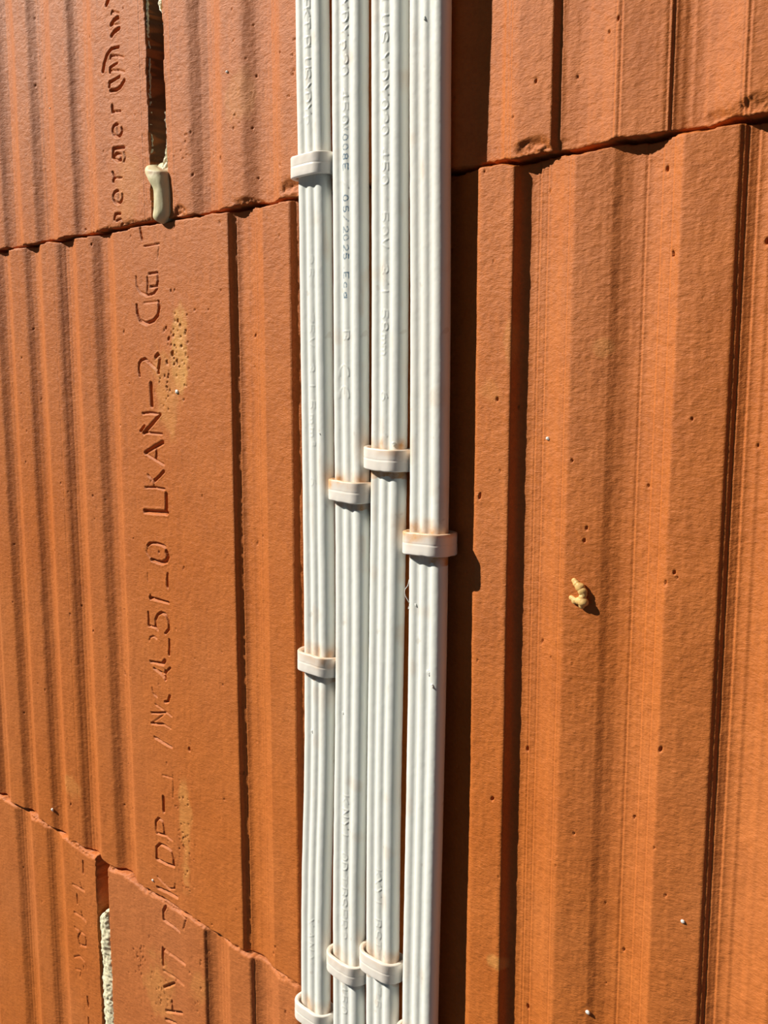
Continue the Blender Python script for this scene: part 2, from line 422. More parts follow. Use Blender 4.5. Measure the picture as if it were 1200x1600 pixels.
engrave([(232, 950), (245, 1010), (280, 1040)], *A, .35, .5); engrave([(355, 1088), (385, 1085), (402, 1030)], *A, .5, .9)
engrave([(260, 1110), (340, 1165), (420, 1225)], *A, .35, .4); engrave([(225, 1192), (290, 1195), (355, 1190)], *A, .4, .8); engrave([(355, 1200), (230, 1290)], *A, .35, .3)
engrave([(225, 1292), (280, 1300), (335, 1300)], *A, .45, .8); engrave([(340, 1300), (410, 1345)], *A, .35, .4)
engrave([(255, 1425), (335, 1475), (420, 1525)], *A, .45, .9)
A = (4.706, 230, 1120)
engrave([(190, 430), (195, 510), (190, 595)], *A, .35, .35); engrave([(115, 430), (185, 450)], *A, .35, .3)
engrave([(120, 590), (122, 640), (122, 695)], *A, .7, 1.0)
engrave([(65, 840), (65, 770), (85, 745), (115, 770), (125, 820), (128, 870), (70, 855)], *A, .45, .8); engrave([(128, 870), (185, 910)], *A, .35, .5)
engrave([(70, 1045), (68, 960), (95, 935), (140, 955), (180, 990), (195, 1050), (198, 1100), (140, 1080), (70, 1045)], *A, .5, .9)
engrave([(75, 1175), (110, 1215), (160, 1265), (200, 1265), (205, 1230)], *A, .35, .6); engrave([(75, 1255), (150, 1290), (220, 1330)], *A, .6, 1.0)
engrave([(140, 1395), (122, 1430), (125, 1490), (150, 1510), (190, 1535), (240, 1580)], *A, .6, 1.0, .4); engrave([(190, 1405), (250, 1445), (290, 1490), (270, 1560)], *A, .35, .5)
A = (5.714, 100, 1320)
engrave([(175, 145), (178, 250)], *A, .45, .9); engrave([(80, 350), (150, 390), (185, 410)], *A, .45, .6); engrave([(150, 340), (165, 395)], *A, .4, .7)
engrave([(120, 445), (125, 520)], *A, .5, .8); engrave([(95, 600), (180, 655), (200, 680)], *A, .45, .6); engrave([(160, 600), (170, 650)], *A, .4, .6)
engrave([(100, 730), (140, 770), (190, 800), (205, 860), (200, 905), (145, 890), (130, 830), (150, 775)], *A, .4, .6)
engrave([(95, 1000), (140, 990), (190, 1040), (210, 1100)], *A, .4, .45); engrave([(110, 1105), (160, 1120), (150, 1175)], *A, .35, .4)
engrave([(215, 1355), (225, 1445)], *A, .5, .9); engrave([(225, 1545), (228, 1610)], *A, .5, .9)
engrave([(890, 920), (888, 1000), (890, 1075)], *A, .6, 1.1); engrave([(895, 930), (980, 990), (1085, 1065)], *A, .5, .7)
engrave([(900, 1270), (990, 1235)], *A, .55, 1.0); engrave([(890, 1120), (990, 1180), (1075, 1250)], *A, .4, .6)
engrave([(970, 1390), (975, 1485)], *A, .45, .8); engrave([(915, 1480), (990, 1490), (1060, 1500)], *A, .5, .9); engrave([(915, 1555), (1000, 1590), (1050, 1640)], *A, .5, .8)
A = (8.571, 150, 0)
engrave([(165, 70), (190, 10), (210, -60)], *A, .8, 1.2); engrave([(230, 200), (240, 155), (330, 190)], *A, .4, .6)
engrave([(225, 340), (265, 280), (320, 240)], *A, .65, 1.0); engrave([(325, 240), (345, 335), (230, 340)], *A, .35, .3); engrave([(230, 490), (270, 430), (335, 385)], *A, .65, 1.0)
engrave([(120, 960), (135, 860), (175, 740), (235, 660), (330, 635)], *A, .75, 1.3, .4)
engrave([(215, 795), (225, 755), (300, 752), (385, 775)], *A, .4, .6); engrave([(215, 980), (212, 915), (260, 880), (310, 850)], *A, .5, .9, .35); engrave([(225, 950), (320, 945), (400, 970)], *A, .35, .5)
engrave([(205, 1170), (205, 1110), (260, 1080), (340, 1030)], *A, .6, 1.1, .4); engrave([(220, 1220), (290, 1210), (350, 1170), (405, 1085)], *A, .6, 1.1)
engrave([(240, 1420), (245, 1510)], *A, .6, .8); engrave([(250, 1500), (350, 1495)], *A, .4, .6)
A = (8.421, 150, 170)
engrave([(250, 380), (240, 310), (275, 220), (330, 205), (330, 205)], *A, .3, .2); engrave(arc(303, 290, 62, 82, -90, -385, 18), *A, .5, .8); engrave([(300, 215), (310, 370)], *A, .35, .5)
engrave([(390, 515), (300, 520), (250, 530), (245, 640)], *A, .6, .9); engrave([(250, 640), (300, 590), (350, 610), (355, 680), (300, 690), (250, 650)], *A, .5, .8); engrave([(390, 580), (410, 640), (390, 700)], *A, .4, .5)
engrave([(240, 840), (265, 900), (250, 965)], *A, .55, .8); engrave([(265, 915), (365, 910)], *A, .4, .6)
engrave(arc(312, 1165, 62, 85, -90, -385, 18), *A, .5, .8); engrave([(320, 1090), (320, 1230)], *A, .35, .4)
engrave([(345, 1385), (280, 1390), (265, 1460)], *A, .5, .8); engrave([(290, 1480), (350, 1450), (380, 1500), (350, 1550)], *A, .4, .5)

# close the block work to a solid: sides 0.25 m deep and a back
def solid_grid(xv, zv, Yv, back):
    xe = np.concatenate([[xv[0]], xv, [xv[-1]]]); ze = np.concatenate([[zv[0]], zv, [zv[-1]]])
    Ye = np.full((len(xe), len(ze)), back, np.float32); Ye[1:-1, 1:-1] = Yv
    V = np.empty((len(xe), len(ze), 3)); V[..., 0] = xe[:, None] * MM; V[..., 1] = Ye * MM; V[..., 2] = ze[None, :] * MM + WALL_Z
    idx = np.arange(len(xe) * len(ze)).reshape(len(xe), len(ze))
    q = np.stack([idx[:-1, :-1], idx[1:, :-1], idx[1:, 1:], idx[:-1, 1:]], -1).reshape(-1, 4)
    b = np.array([[idx[0, 0], idx[0, -1], idx[-1, -1], idx[-1, 0]]])
    return V.reshape(-1, 3), np.concatenate([q, b])
V, Q = solid_grid(xs, zs, Yw, 250)
pad = lambda a: np.pad(a, 1, mode='edge')
wall = mesh_object('wall_back', V, Q, CLAY, attrs={'stain': pad(stain), 'tone': pad(tone), 'joint_shade': pad(joint_shade)})
tag(wall, 'sunlit wall of ribbed orange clay blocks with pressed lettering', 'wall', kind='structure')

# ------------------------------------------------------------------ stroke letters (4 wide, 6 high)
def _a(cx, cy, rx, ry, a0, a1, n=8): return arc(cx, cy, rx, ry, a0, a1, n)
G = {
 'E': [[(4, 6), (0, 6), (0, 0), (4, 0)], [(0, 3), (3, 3)]], 'K': [[(0, 0), (0, 6)], [(4, 6), (0, 2.6)], [(1.4, 3.6), (4, 0)]],
 'T': [[(0, 6), (4, 6)], [(2, 6), (2, 0)]], 'P': [[(0, 0), (0, 6), (2.5, 6)] + _a(2.5, 4.5, 1.5, 1.5, 90, -90) + [(0, 3)]],
 'L': [[(0, 6), (0, 0), (4, 0)]], 'U': [[(0, 6), (0, 2)] + _a(2, 2, 2, 2, 180, 360) + [(4, 6)]],
 'S': [_a(2, 4.5, 2, 1.5, 30, 270) + _a(2, 1.5, 2, 1.5, 90, -150)], 'Y': [[(0, 6), (2, 3), (4, 6)], [(2, 3), (2, 0)]],
 'D': [[(0, 0), (0, 6), (1.5, 6)] + _a(1.5, 3, 2.5, 3, 90, -90) + [(0, 0)]], 'p': [[(0, -1.5), (0, 4)], _a(1.7, 2.2, 1.7, 1.9, 0, 360, 12)],
 '0': [_a(2, 3, 1.9, 3, 0, 360, 14)], 'O': [_a(2, 3, 2, 3, 0, 360, 14)], '1': [[(.8, 4.6), (2.2, 6), (2.2, 0)]],
 '2': [_a(2, 4.4, 1.8, 1.6, 170, -30) + [(0, 0), (4, 0)]], '3': [_a(2, 4.5, 1.7, 1.5, 150, -90) + _a(2, 1.5, 1.9, 1.5, 90, -150)],
 '4': [[(3, 0), (3, 6), (0, 1.8), (4, 1.8)]], '5': [[(3.6, 6), (.6, 6), (.3, 3.4), (1.5, 3.8)] + _a(2, 1.9, 1.9, 1.9, 90, -150)],
 '6': [_a(2, 1.9, 1.9, 1.9, 0, 360, 12), [(.1, 2.2), (.9, 4.6), (2.6, 6)]], '7': [[(0, 6), (4, 6), (1.5, 0)]], '8': [_a(2, 4.5, 1.6, 1.5, 0, 360, 10), _a(2, 1.5, 1.9, 1.5, 0, 360, 10)],
 'V': [[(0, 6), (2, 0), (4, 6)]], 'x': [[(.3, .3), (3.7, 4)], [(.3, 4), (3.7, .3)]], 'X': [[(0, 0), (4, 6)], [(0, 6), (4, 0)]], '/': [[(0, 0), (4, 6)]],
 '.': [[(1.8, 0), (2.2, .4)]], 'm': [[(0, 0), (0, 4)], [(0, 3)] + _a(1, 3, 1, 1, 180, 0, 6) + [(2, 0)], [(2, 3)] + _a(3, 3, 1, 1, 180, 0, 6) + [(4, 0)]],
 'q': [_a(1, 5.2, .8, .7, 170, -30, 6) + [(.2, 3.6), (2, 3.6)]], 'N': [[(0, 0), (0, 6), (4, 0), (4, 6)]], 'A': [[(0, 0), (2, 6), (4, 0)], [(.8, 2.2), (3.2, 2.2)]],
 'B': [[(0, 0), (0, 6), (2.3, 6)] + _a(2.3, 4.6, 1.4, 1.4, 90, -90) + _a(2.3, 1.6, 1.7, 1.6, 90, -90) + [(0, 0)]], 'R': [[(0, 0), (0, 6), (2.5, 6)] + _a(2.5, 4.5, 1.5, 1.5, 90, -90) + [(0, 3)], [(1.8, 3), (4, 0)]],
 'c': [_a(2.2, 2, 1.9, 2, 40, 320, 10)], 'a': [_a(1.8, 1.9, 1.7, 1.8, 0, 360, 10), [(3.6, 4), (3.6, 0)]], 'I': [[(2, 0), (2, 6)]], '-': [[(.5, 3), (3.5, 3)]],
 'C': [_a(3.2, 3, 3.0, 3.0, 75, 285, 12)], 'e': [_a(3.2, 3, 3.0, 3.0, 75, 285, 12), [(.3, 3), (2.6, 3)]],
}

# ------------------------------------------------------------------ cables
KEYS = {
 1: [(138, -23.0), (105, -22.9), (88, -22.45), (53, -22.5), (17, -22.3), (-2, -22.3), (-40, -22.2), (-80, -22.8), (-122, -25.0), (-164, -25.7)],
 2: [(135, -8.4), (103, -8.6), (86, -8.5), (53, -8.5), (18, -8.6), (0, -8.3), (-37, -8.45), (-76, -9.3), (-117, -10.5), (-156, -10.7)],
 3: [(131, 5.9), (100, 5.95), (52, 5.95), (18, 5.7), (1, 5.4), (-35, 4.8), (-72, 3.95), (-111, 3.5), (-150, 3.3)],
 4: [(128, 19.2), (98, 19.35), (52, 19.9), (19, 20.0), (2, 19.95), (-32, 19.8), (-68, 19.3), (-105, 18.6), (-142, 17.9)]}
CW = {1: 11.4, 2: 11.9, 3: 11.6, 4: 12.0}
CR = 2.35
def cx_at(c, z):
    x4 = _cx4(c, z); h = ch_at(c, z)
    # the keys were read for a cable 4 mm off the wall; keep them on the same line of sight at the real height
    sx = (CAM[0] - x4) / (DIST - 4.0)
    return x4 - sx * (4.0 - h)
def _cx4(c, z):
    k = sorted(KEYS[c]); zz = np.array([p[0] for p in k]); xx = np.array([p[1] for p in k])
    f = np.interp(z, zz, xx)
    f += .5 * (np.interp(z + 9, zz, xx) - 2 * f + np.interp(z - 9, zz, xx))
    return f
def ch_at(c, z):                                # height of the cable centre over the wall face
    h = 3.3 + .12 * np.sin(np.asarray(z) / 41.0 + c)
    return h + (.7 * smoothstep(80, 150, np.asarray(z, dtype=float)) if c == 4 else 0)

def front_v(u, w):
    """front relief of a flat three core sheath"""
    e = w / 2 - CR; v = np.zeros_like(u)
    for c in (-e, 0, e):
        v = np.maximum(v, np.sqrt(np.clip(CR ** 2 - (u - c) ** 2, 0, None)))
    fill = np.where(np.abs(u) < e, CR - .40, 0)
    k = .22; hh = np.clip(.5 + .5 * (v - fill) / k, 0, 1)
    return v * hh + fill * (1 - hh) + k * hh * (1 - hh) * (np.abs(u) < e)

TEXTS = {  # cable: raised letters (y in the photograph, character, strength)
 1: [(5, 'E', 1), (18, 'K', 1), (36, 'T', 1), (64, 'P', 1), (79, 'L', 1), (98, 'U', 1), (115, 'S', .9), (137, 'Y', 1), (152, 'D', .8), (170, 'Y', .9), (188, 'p', .5),
     (405, '2', .35), (425, '5', .4), (497, '7', .4), (513, '5', .4), (535, 'V', .5), (575, '3', .5), (603, 'I', .7), (632, '5', .6), (655, 'm', .6), (676, 'm', .6), (697, 'q', .5), (753, '6', .5),
     (1442, 'X', .6), (1462, 'A', .6), (1480, 'N', .5), (1500, 'Y', .4)],
 2: [(4, 'Y', 1), (26, 'D', 1), (47, 'Y', 1), (71, 'p', 1), (92, '2', 1), (110, '0', .7), (146, '4', 1), (165, '5', .7), (186, '0', .8), (204, 'V', .4), (286, '/', .9), (524, 'B', .8),
     (1250, 'K', .6), (1272, 'N', .9), (1290, 'Y', .9), (1306, 'I', .6), (1340, '0', .6), (1355, 'D', .9), (1375, 'T', .5), (1395, 'B', .8), (1411, 'S', .8), (1428, 'E', .7), (1445, 'R', .6), (1462, '2', .5), (1545, '4', .7), (1562, '5', .6), (1580, '0', .6)],
 3: [(5, 'L', 1), (31, 'U', 1), (57, 'S', 1), (90, 'Y', 1), (117, 'D', 1), (140, 'Y', 1), (163, '0', 1), (184, '2', .8), (203, '0', .8), (238, '4', .9), (259, '5', .9), (281, '0', .7), (305, '/', .3), (338, '5', .7), (360, '0', .5), (380, 'V', .8),
     (420, '3', .7), (436, '/', .7), (455, 'I', .9), (490, '5', .7), (510, '8', .8), (530, 'm', .7), (547, 'm', .7), (562, '.', .6), (619, '6', .8), (675, '/', .7),
     (1366, 'K', .5), (1379, 'X', .8), (1395, 'Y', .8), (1411, 'I', .5), (1444, 'B', .7), (1462, 'S', .6), (1478, 'T', .5), (1550, '7', .5), (1570, '5', .5)],
 4: []}
CEMARK = [(578, 'C', .8), (612, 'e', .7)]
INK = [(186, '0', .35), (198, 'V', .45), (214, '0', .8), (229, '0', .85), (244, '8', .95), (260, 'E', 1.0), (309, '0', .9), (326, '5', 1.0), (341, '/', .75), (358, '2', .9), (371, '0', .8), (387, '2', .9),
       (400, '5', 1.0), (418, '.', .6), (430, 'E', .9), (445, 'c', .9), (461, 'a', 1.0)]
CLIPS = [  # cable, height, label
 (1, 94.8, 'cream cable clip on the leftmost cable near the top, over the upper bed joint'),
 (1, -46.9, 'cream clip with an orange smear on the leftmost cable, below mid height'),
 (1, -162.2, 'cream clip on the leftmost cable at the bottom edge of the picture'),
 (2, 5.6, 'dusty cream clip on the second cable from the left, at mid height'),
 (2, -139.3, 'cream clip on the second cable near the bottom, with a few dark specks'),
 (3, 15.4, 'cream clip on the third cable from the left, topmost of the three mid-height clips'),
 (3, -132.2, 'cream clip on the third cable near the bottom, overlapping the clip on its left'),
 (4, -5.8, 'orange-stained cream clip on the rightmost cable, standing clear of the dark shadow'),
 (4, -150.5, 'barely visible cream clip on the rightmost cable at the bottom edge of the picture')]
CLIP_H = 5.9

# outline of the sheath: front from left to right, then round and along the back
def build_cable(c, label):
    w = CW[c]; e = w / 2 - CR
    a = np.radians(np.linspace(180, 100, 9)); L = np.stack([-e + CR * np.cos(a), CR * np.sin(a)], 1)
    uf = np.concatenate([np.arange(-e - .3, -1.75, .3), np.arange(-1.75, 1.76, .175), np.arange(2.0, e + .31, .3)])
    Fp = np.stack([uf, front_v(uf, w)], 1)
    a = np.radians(np.linspace(80, 0, 9)); R = np.stack([e + CR * np.cos(a), CR * np.sin(a)], 1)
    a = np.radians(np.linspace(-15, -90, 7)); R2 = np.stack([e + CR * np.cos(a), CR * np.sin(a)], 1)
    ub = np.linspace(e - .6, -e + .6, 12); B = np.stack([ub, -front_v(ub, w)], 1)
    a = np.radians(np.linspace(-90, -165, 7)); L2 = np.stack([-e + CR * np.cos(a), CR * np.sin(a)], 1)
    prof = np.concatenate([L, Fp, R, R2, B, L2]); n = len(prof)
    nf = (len(L), len(L) + len(Fp))
    zz = np.concatenate([np.arange(-420, -182, 3.0), np.arange(-182, 150, .2), np.arange(150, 420, 3.0)]); m_ = len(zz)
    # outward directions
    tn = np.roll(prof, -1, 0) - np.roll(prof, 1, 0); nr = np.stack([-tn[:, 1], tn[:, 0]], 1); nr /= np.linalg.norm(nr, axis=1)[:, None]
    D = np.zeros((n, m_)); ink = np.zeros((n, m_)); st = np.zeros((n, m_))
    s_arc = np.cumsum(np.r_[0, np.linalg.norm(np.diff(prof, axis=0), axis=1)])
    D += .014 * noise_grid(s_arc, zz, 1.2, 1.3, 100 + c) + .03 * noise_grid(s_arc, zz, 2.5, 4.0, 110 + c)
    U = prof[:, 0]
    def write(arr, items, size, wid, hw, amt, uoff=0.0, mode='add'):
        for py, ch, k in items:
            xm = cx_at(c, W(500 + 40 * c, py, -6.3)[1]); zc = W(600, py, -6.4)[1]
            for it in range(3):                 # follow the cable to the place in the picture
                px = project(xm, -6.4, zc)[0]; zc = W(px, py, -6.4)[1]; xm = cx_at(c, zc)
            j0, j1 = np.searchsorted(zz, [zc - wid, zc + wid])
            cols = np.arange(nf[0] - (6 if uoff else 0), nf[1]); uu = U[cols][:, None]; zv = zz[None, j0:j1]
            best = np.full((len(cols), j1 - j0), 9.0)
            for stroke in G[ch]:                # turned clockwise: letter tops point right, reading downwards
                pts = [(uoff + (y_ - 3) / 6 * size, zc - (x_ - 2) / 4 * wid) for x_, y_ in stroke]
                for p, q in zip(pts[:-1], pts[1:]): best = np.minimum(best, seg_dist(uu, zv, p, q))
            val = amt * k * smoothstep(hw * 1.5, hw * .5, best)
            sub = arr[cols[0]:cols[-1] + 1, j0:j1]; np.maximum(sub, val, out=sub)
    T_ = np.zeros((n, m_)); write(T_, TEXTS[c], 2.3, 2.3, .21, .11)
    if c == 2:
        write(T_, CEMARK, 3.6, 3.2, .24, .11, -.7)
        write(ink, INK, 1.7, 1.5, .17, 1.0, .25)
    D += T_
    for cc, zc, _l in CLIPS:                    # orange dust caught above each clip
        if cc == c:
            amt = {5.6: .9, 15.4: 1.05, -5.8: 1.1, -46.9: .8, 94.8: .12}.get(zc, .65)
            up = zc + CLIP_H / 2
            dst = zz[None, :] - up + .8 * noise_grid(s_arc, zz, 1.8, 3, 130 + c)
            st = np.maximum(st, 1.25 * amt * smoothstep(4.2, .2, dst) * (dst > -8) * (.55 + .45 * noise_grid(s_arc, zz, 2.2, 4, 140 + c)))
        elif abs(cc - c) == 1 and zc > -100 and zc < 50:
            side = np.sign(cc - c)
            st = np.maximum(st, .35 * smoothstep(7, 0, np.abs(zz[None, :] - zc - 3)) * smoothstep(1.5, 4.5, U * side)[:, None])
    faint = noise_grid(s_arc, zz, 3, 8, 150 + c)
    st = np.maximum(st, .22 * smoothstep(.55, .9, faint) + .10 * smoothstep(60, 40, np.abs(zz[None, :] - 70)) * (c == 4))
    pos = prof[:, None, :] + nr[:, None, :] * D[:, :, None]
    xc = cx_at(c, zz); hc = ch_at(c, zz)
    V = np.empty((m_, n, 3))
    V[..., 0] = (xc[:, None] + pos[:, :, 0].T) * MM; V[..., 1] = -(hc[:, None] + pos[:, :, 1].T) * MM; V[..., 2] = (zz * MM + WALL_Z)[:, None]
    idx = np.arange(m_ * n).reshape(m_, n); nx = np.roll(idx, -1, 1)
    q = np.stack([idx[:-1], nx[:-1], nx[1:], idx[1:]], -1).reshape(-1, 4)
    o = mesh_object('electric_cable', V.reshape(-1, 3), q, SHEATH, attrs={'stain': st.T, 'ink': ink.T}, loc=tuple(world(xc[len(xc) // 2], -4, 0)))
    tag(o, label, 'cable', 'flat white cables running up the wall')
    # sealed cut ends far outside the picture
    return o

def project(x, y, z):
    p = (x + O[0]) * ax + (z + O[1]) * az + (DIST + y) * ay
    return 600 + F * p[0] / p[2], 800 + F * p[1] / p[2]

cables = {}
for c, lab in ((1, 'leftmost of the four flat white cables, with raised lettering at its top'),
               (2, 'second flat white cable from the left, with small blue printed marking'),
               (3, 'third flat white cable from the left, with raised letters along its middle core'),
               (4, 'rightmost flat white cable, plain, casting the wide dark shadow')):
    cables[c] = build_cable(c, lab)

# small burrs and shavings fused to the sheaths
def blob_mesh(name, centre, parts, mat, parent=None, seed=1, rough=.12, nscale=.5, sub=3, stain=0.0, attrs_fn=None):
    """one lumpy skin around several overlapping ellipsoids (mm), shrink-wrapped to their union; parts: (dx,dy,dz,rx,ry,rz)"""
    bm = bmesh.new(); bmesh.ops.create_icosphere(bm, subdivisions=sub, radius=1)
    dirs = np.array([v.co[:] for v in bm.verts]); faces = np.array([[v.index for v in f.verts] for f in bm.faces]); bm.free()
    P = np.array(parts, float); cc = P[:, :3].mean(0)
    c0 = P[np.argmin(np.linalg.norm(P[:, :3] - cc, axis=1)), :3]
    best = np.full(len(dirs), .02)
    for k in range(len(P)):
        oc = (c0 - P[k, :3]) / P[k, 3:]; dd = dirs / P[k, 3:]
        A_ = (dd ** 2).sum(1); B_ = (dd * oc).sum(1); C_ = (oc ** 2).sum() - 1
        disc = B_ ** 2 - A_ * C_
        t = np.where(disc > 0, (-B_ + np.sqrt(np.clip(disc, 0, None))) / A_, 0)
        best = np.maximum(best, t)
    pts = c0 + dirs * best[:, None]
    nn = hash_noise(pts + 50, nscale, seed)
    pts = pts + dirs * (rough * nn)[:, None]
    pts = pts + np.array(centre)
    Vv = pts * MM; Vv[:, 2] += WALL_Z
    return mesh_object(name, Vv, faces, mat, parent, attrs={'stain': np.full(len(Vv), stain), 'ink': np.zeros(len(Vv))}, loc=tuple(world(*centre)) if parent is None else None)

def child_of(o, parent):
    o.parent = parent; o.matrix_parent_inverse = Matrix.Translation(-Vector(parent.location)); return o

for c, px, py, sz, k in ((4, 663, 28, .6, 3), (4, 669, 1051, .9, 5), (4, 682, 1069, .6, 7), (4, 650, 945, .45, 8), (1, 487, 1143, .6, 11), (2, 535, 1114, .45, 12), (1, 507, 677, .35, 13), (3, 619, 693, .7, 14), (2, 539, 754, .45, 15)):
    zc = W(px, py, -6.4)[1]; xc_ = W(px, py, -6.4)[0]
    u = xc_ - cx_at(c, zc); v = float(front_v(np.array([u]), CW[c])[0]) if abs(u) < CW[c] / 2 else .5
    h = float(ch_at(c, zc)) + v
    x2, z2 = W(px, py, -h); u = x2 - cx_at(c, z2); v = float(front_v(np.array([np.clip(u, -5.7, 5.7)]), CW[c])[0]); h = float(ch_at(c, z2)) + v
    b = blob_mesh('burr', (x2, -h, z2), [(0, 0, 0, sz * .7, sz * .45, sz * .8), (sz * .4, -sz * .2, -sz * .6, sz * .35, sz * .3, sz * .6), (-sz * .3, -.1, sz * .4, sz * .4, sz * .35, sz * .3)], SHEATH, cables[c], seed=k, rough=.15 * sz, nscale=.35, sub=3)
    child_of(b, cables[c])

# ------------------------------------------------------------------ clips
def build_clip(k, c, zc, label):
    xc = float(cx_at(c, zc)); r0 = 3.0; iw, ih, th = 12.9, 6.3, 1.2
    root = bpy.data.objects.new('cable_clip', None); link(root); root.empty_display_size = .004
    root.location = world(xc, 0, zc)
    tag(root, label, 'cable clip', 'cream band clips holding the cables')
    # path of the inner face, rounded rectangle, counter clockwise seen from above
    pts = []; hw = iw / 2; cyc = -(ih / 2 + .15)
    for (sx, sy), a0 in (((1, -1), -90), ((1, 1), 0), ((-1, 1), 90), ((-1, -1), 180)):
        rr = r0 if sy < 0 else 1.6
        for a in np.radians(np.linspace(a0, a0 + 90, 14)):
            pts.append((sx * (hw - rr) + rr * math.cos(a), sy * (ih / 2 - rr) + rr * math.sin(a)))
    # refine long straight runs
    out = []
    for i in range(len(pts)):
        p, q = np.array(pts[i]), np.array(pts[(i + 1) % len(pts)]); m_ = max(1, int(np.linalg.norm(q - p) / .45))
        for s_ in range(m_): out.append(p + (q - p) * s_ / m_)
    path = np.array(out); n = len(path)
    # the front bulges a little, as on a stretched band
    fr = smoothstep(0, -ih / 2, path[:, 1]); path[:, 1] -= fr * .45 * np.cos(np.clip(path[:, 0] / hw, -1, 1) * math.pi / 2)
    tn = np.roll(path, -1, 0) - np.roll(path, 1, 0); nr = np.stack([tn[:, 1], -tn[:, 0]], 1); nr /= np.linalg.norm(nr, axis=1)[:, None]
    H = CLIP_H / 2; b = .38
    sec = []                                    # (outward, z) around the band's section, with the mould's parting step on the outside
    for (o_, z_, a0) in ((th - b, -H + b, -90), ):
        for a in np.radians(np.linspace(-90, 0, 6)): sec.append((th - b + b * math.cos(a), -H + b + b * math.sin(a)))
    for z_ in (-1.6, -.5, -.08): sec.append((th, z_))
    sec.append((th - .09, .05))
    for z_ in (.2, .5, .9, 1.8): sec.append((th - .03, z_))
    for a in np.radians(np.linspace(0, 90, 6)): sec.append((th - .03 - b + b * math.cos(a), H - b + b * math.sin(a)))
    for a in np.radians(np.linspace(90, 180, 4)): sec.append((b * .7 + b * .7 * math.cos(a), H - b * .7 + b * .7 * math.sin(a)))
    for z_ in (1.5, 0, -1.5): sec.append((0, z_))
    for a in np.radians(np.linspace(180, 270, 4)): sec.append((b * .7 + b * .7 * math.cos(a), -H + b * .7 + b * .7 * math.sin(a)))
    sec = np.array(sec); s_ = len(sec)
    P = np.empty((n, s_, 3)); P[..., 0] = path[:, None, 0] + nr[:, None, 0] * sec[None, :, 0]; P[..., 1] = cyc + path[:, None, 1] + nr[:, None, 1] * sec[None, :, 0]; P[..., 2] = sec[None, :, 1]
    P[..., 2] += TILT[k] * P[..., 0] + .12 * np.sin(P[..., 0] * .35 + k)
    flat = P.reshape(-1, 3)
    nn = hash_noise(flat + 40 + 10 * k, 1.6, 7 + k); flat[:, 2] += .07 * nn; flat[:, 1] += .05 * nn
    idx = np.arange(n * s_).reshape(n, s_); ni = np.roll(idx, -1, 0)
    f = np.stack([idx, np.roll(idx, -1, 1), np.roll(ni, -1, 1), ni], -1).reshape(-1, 4)
    amt, bias = DUST[k]
    nz = hash_noise(flat + 90 + 7 * k, 1.9, 17 + k); up = smoothstep(-.8, H, flat[:, 2] + 1.0 * nz)
    lr = np.clip(.5 + bias * flat[:, 0] / hw * .5, 0, 1)
    st = 2.2 * amt * up * (.12 + .88 * lr ** 1.5) * (.7 + .5 * nz)
    st = np.maximum(st, amt * .9 * smoothstep(H - .7, H - .1, flat[:, 2]))
    mesh_object('band', flat * MM, f, NYLON, root, attrs={'stain': np.clip(st, 0, 1), 'ink': np.zeros(len(flat))})
    # the peg that is driven into the block, with its collar
    bm = bmesh.new()
    rings = [(.4, 2.6), (-.5, 3.0), (-.5, 0)]
    prof = [(-.35, 0), (-.35, 2.6), (.1, 2.9), (.9, 2.9), (1.2, 2.3), (6, 2.3), (6.5, 2.7), (7.2, 2.2), (12, 2.2), (12.5, 2.6), (13.2, 2.0), (18, 1.9), (22, .8), (22.5, 0)]
    vs_ = []; m2 = 20
    for y_, r_ in prof: vs_.append([bm.verts.new(((r_ + 1e-3) * math.cos(2 * math.pi * i / m2) * MM, y_ * MM, (r_ + 1e-3) * math.sin(2 * math.pi * i / m2) * MM)) for i in range(m2)])
    for a_, b_ in zip(vs_[:-1], vs_[1:]):
        for i in range(m2): bm.faces.new((a_[i], a_[(i + 1) % m2], b_[(i + 1) % m2], b_[i]))
    bm.faces.new(vs_[0][::-1]); bm.faces.new(vs_[-1])
    me = bpy.data.meshes.new('peg'); bm.to_mesh(me); bm.free(); me.materials.append(NYLON)
    link(bpy.data.objects.new('peg', me), root)
    return root
TILT = {0: .0, 1: -.04, 2: -.03, 3: .0, 4: -.04, 5: -.03, 6: -.05, 7: .02, 8: -.03}
DUST = {0: (.08, 0), 1: (.6, .5), 2: (.05, 0), 3: (.8, -.9), 4: (.25, -.4), 5: (.35, .8), 6: (.3, -.4), 7: (.9, -.9), 8: (.3, 0)}
for k, (c, zc, lab) in enumerate(CLIPS):
    build_clip(k, c, zc, lab)

# ------------------------------------------------------------------ expanding foam
# the drip hanging out of the upper head joint
rows = [(252, 226, 243, .2), (256, 223, 258, .7), (262, 223, 263, 1), (270, 225, 263, 1), (277, 228, 263, 1), (284, 233, 264, 1), (292, 236, 265, 1), (302, 239, 266, 1), (312, 239, 266, 1),
        (322, 237.5, 267, 1), (330, 236, 267, 1), (338, 237, 266, 1), (343, 240, 263, .85), (347, 243, 259, .6), (349.5, 248, 254, .25)]
n = 40; Vf = []; stn = []
for i, (py, a_, b_, k_) in enumerate(rows):
    xl, zl = W(a_, py, -2.2); xr, zr = W(b_, py, -.4); zc = (zl + zr) / 2; cx_ = (xl + xr) / 2; rx = max(.4, (xr - xl) / 2)
    front = 3.4 * k_ * (1.0 if py > 285 else 1.15)
    for j in range(n):
        t = 2 * math.pi * j / n; cx2, sy2 = math.cos(t), math.sin(t)
        Vf.append((cx_ + rx * cx2, (-front if sy2 < 0 else 5.0) * abs(sy2) ** .9, zc)); stn.append(1.0 if py < 275 else 0)
Vf = np.array(Vf); nn = hash_noise(Vf + 200, 2.6, 3) * .45 + hash_noise(Vf + 300, .8, 4) * .12
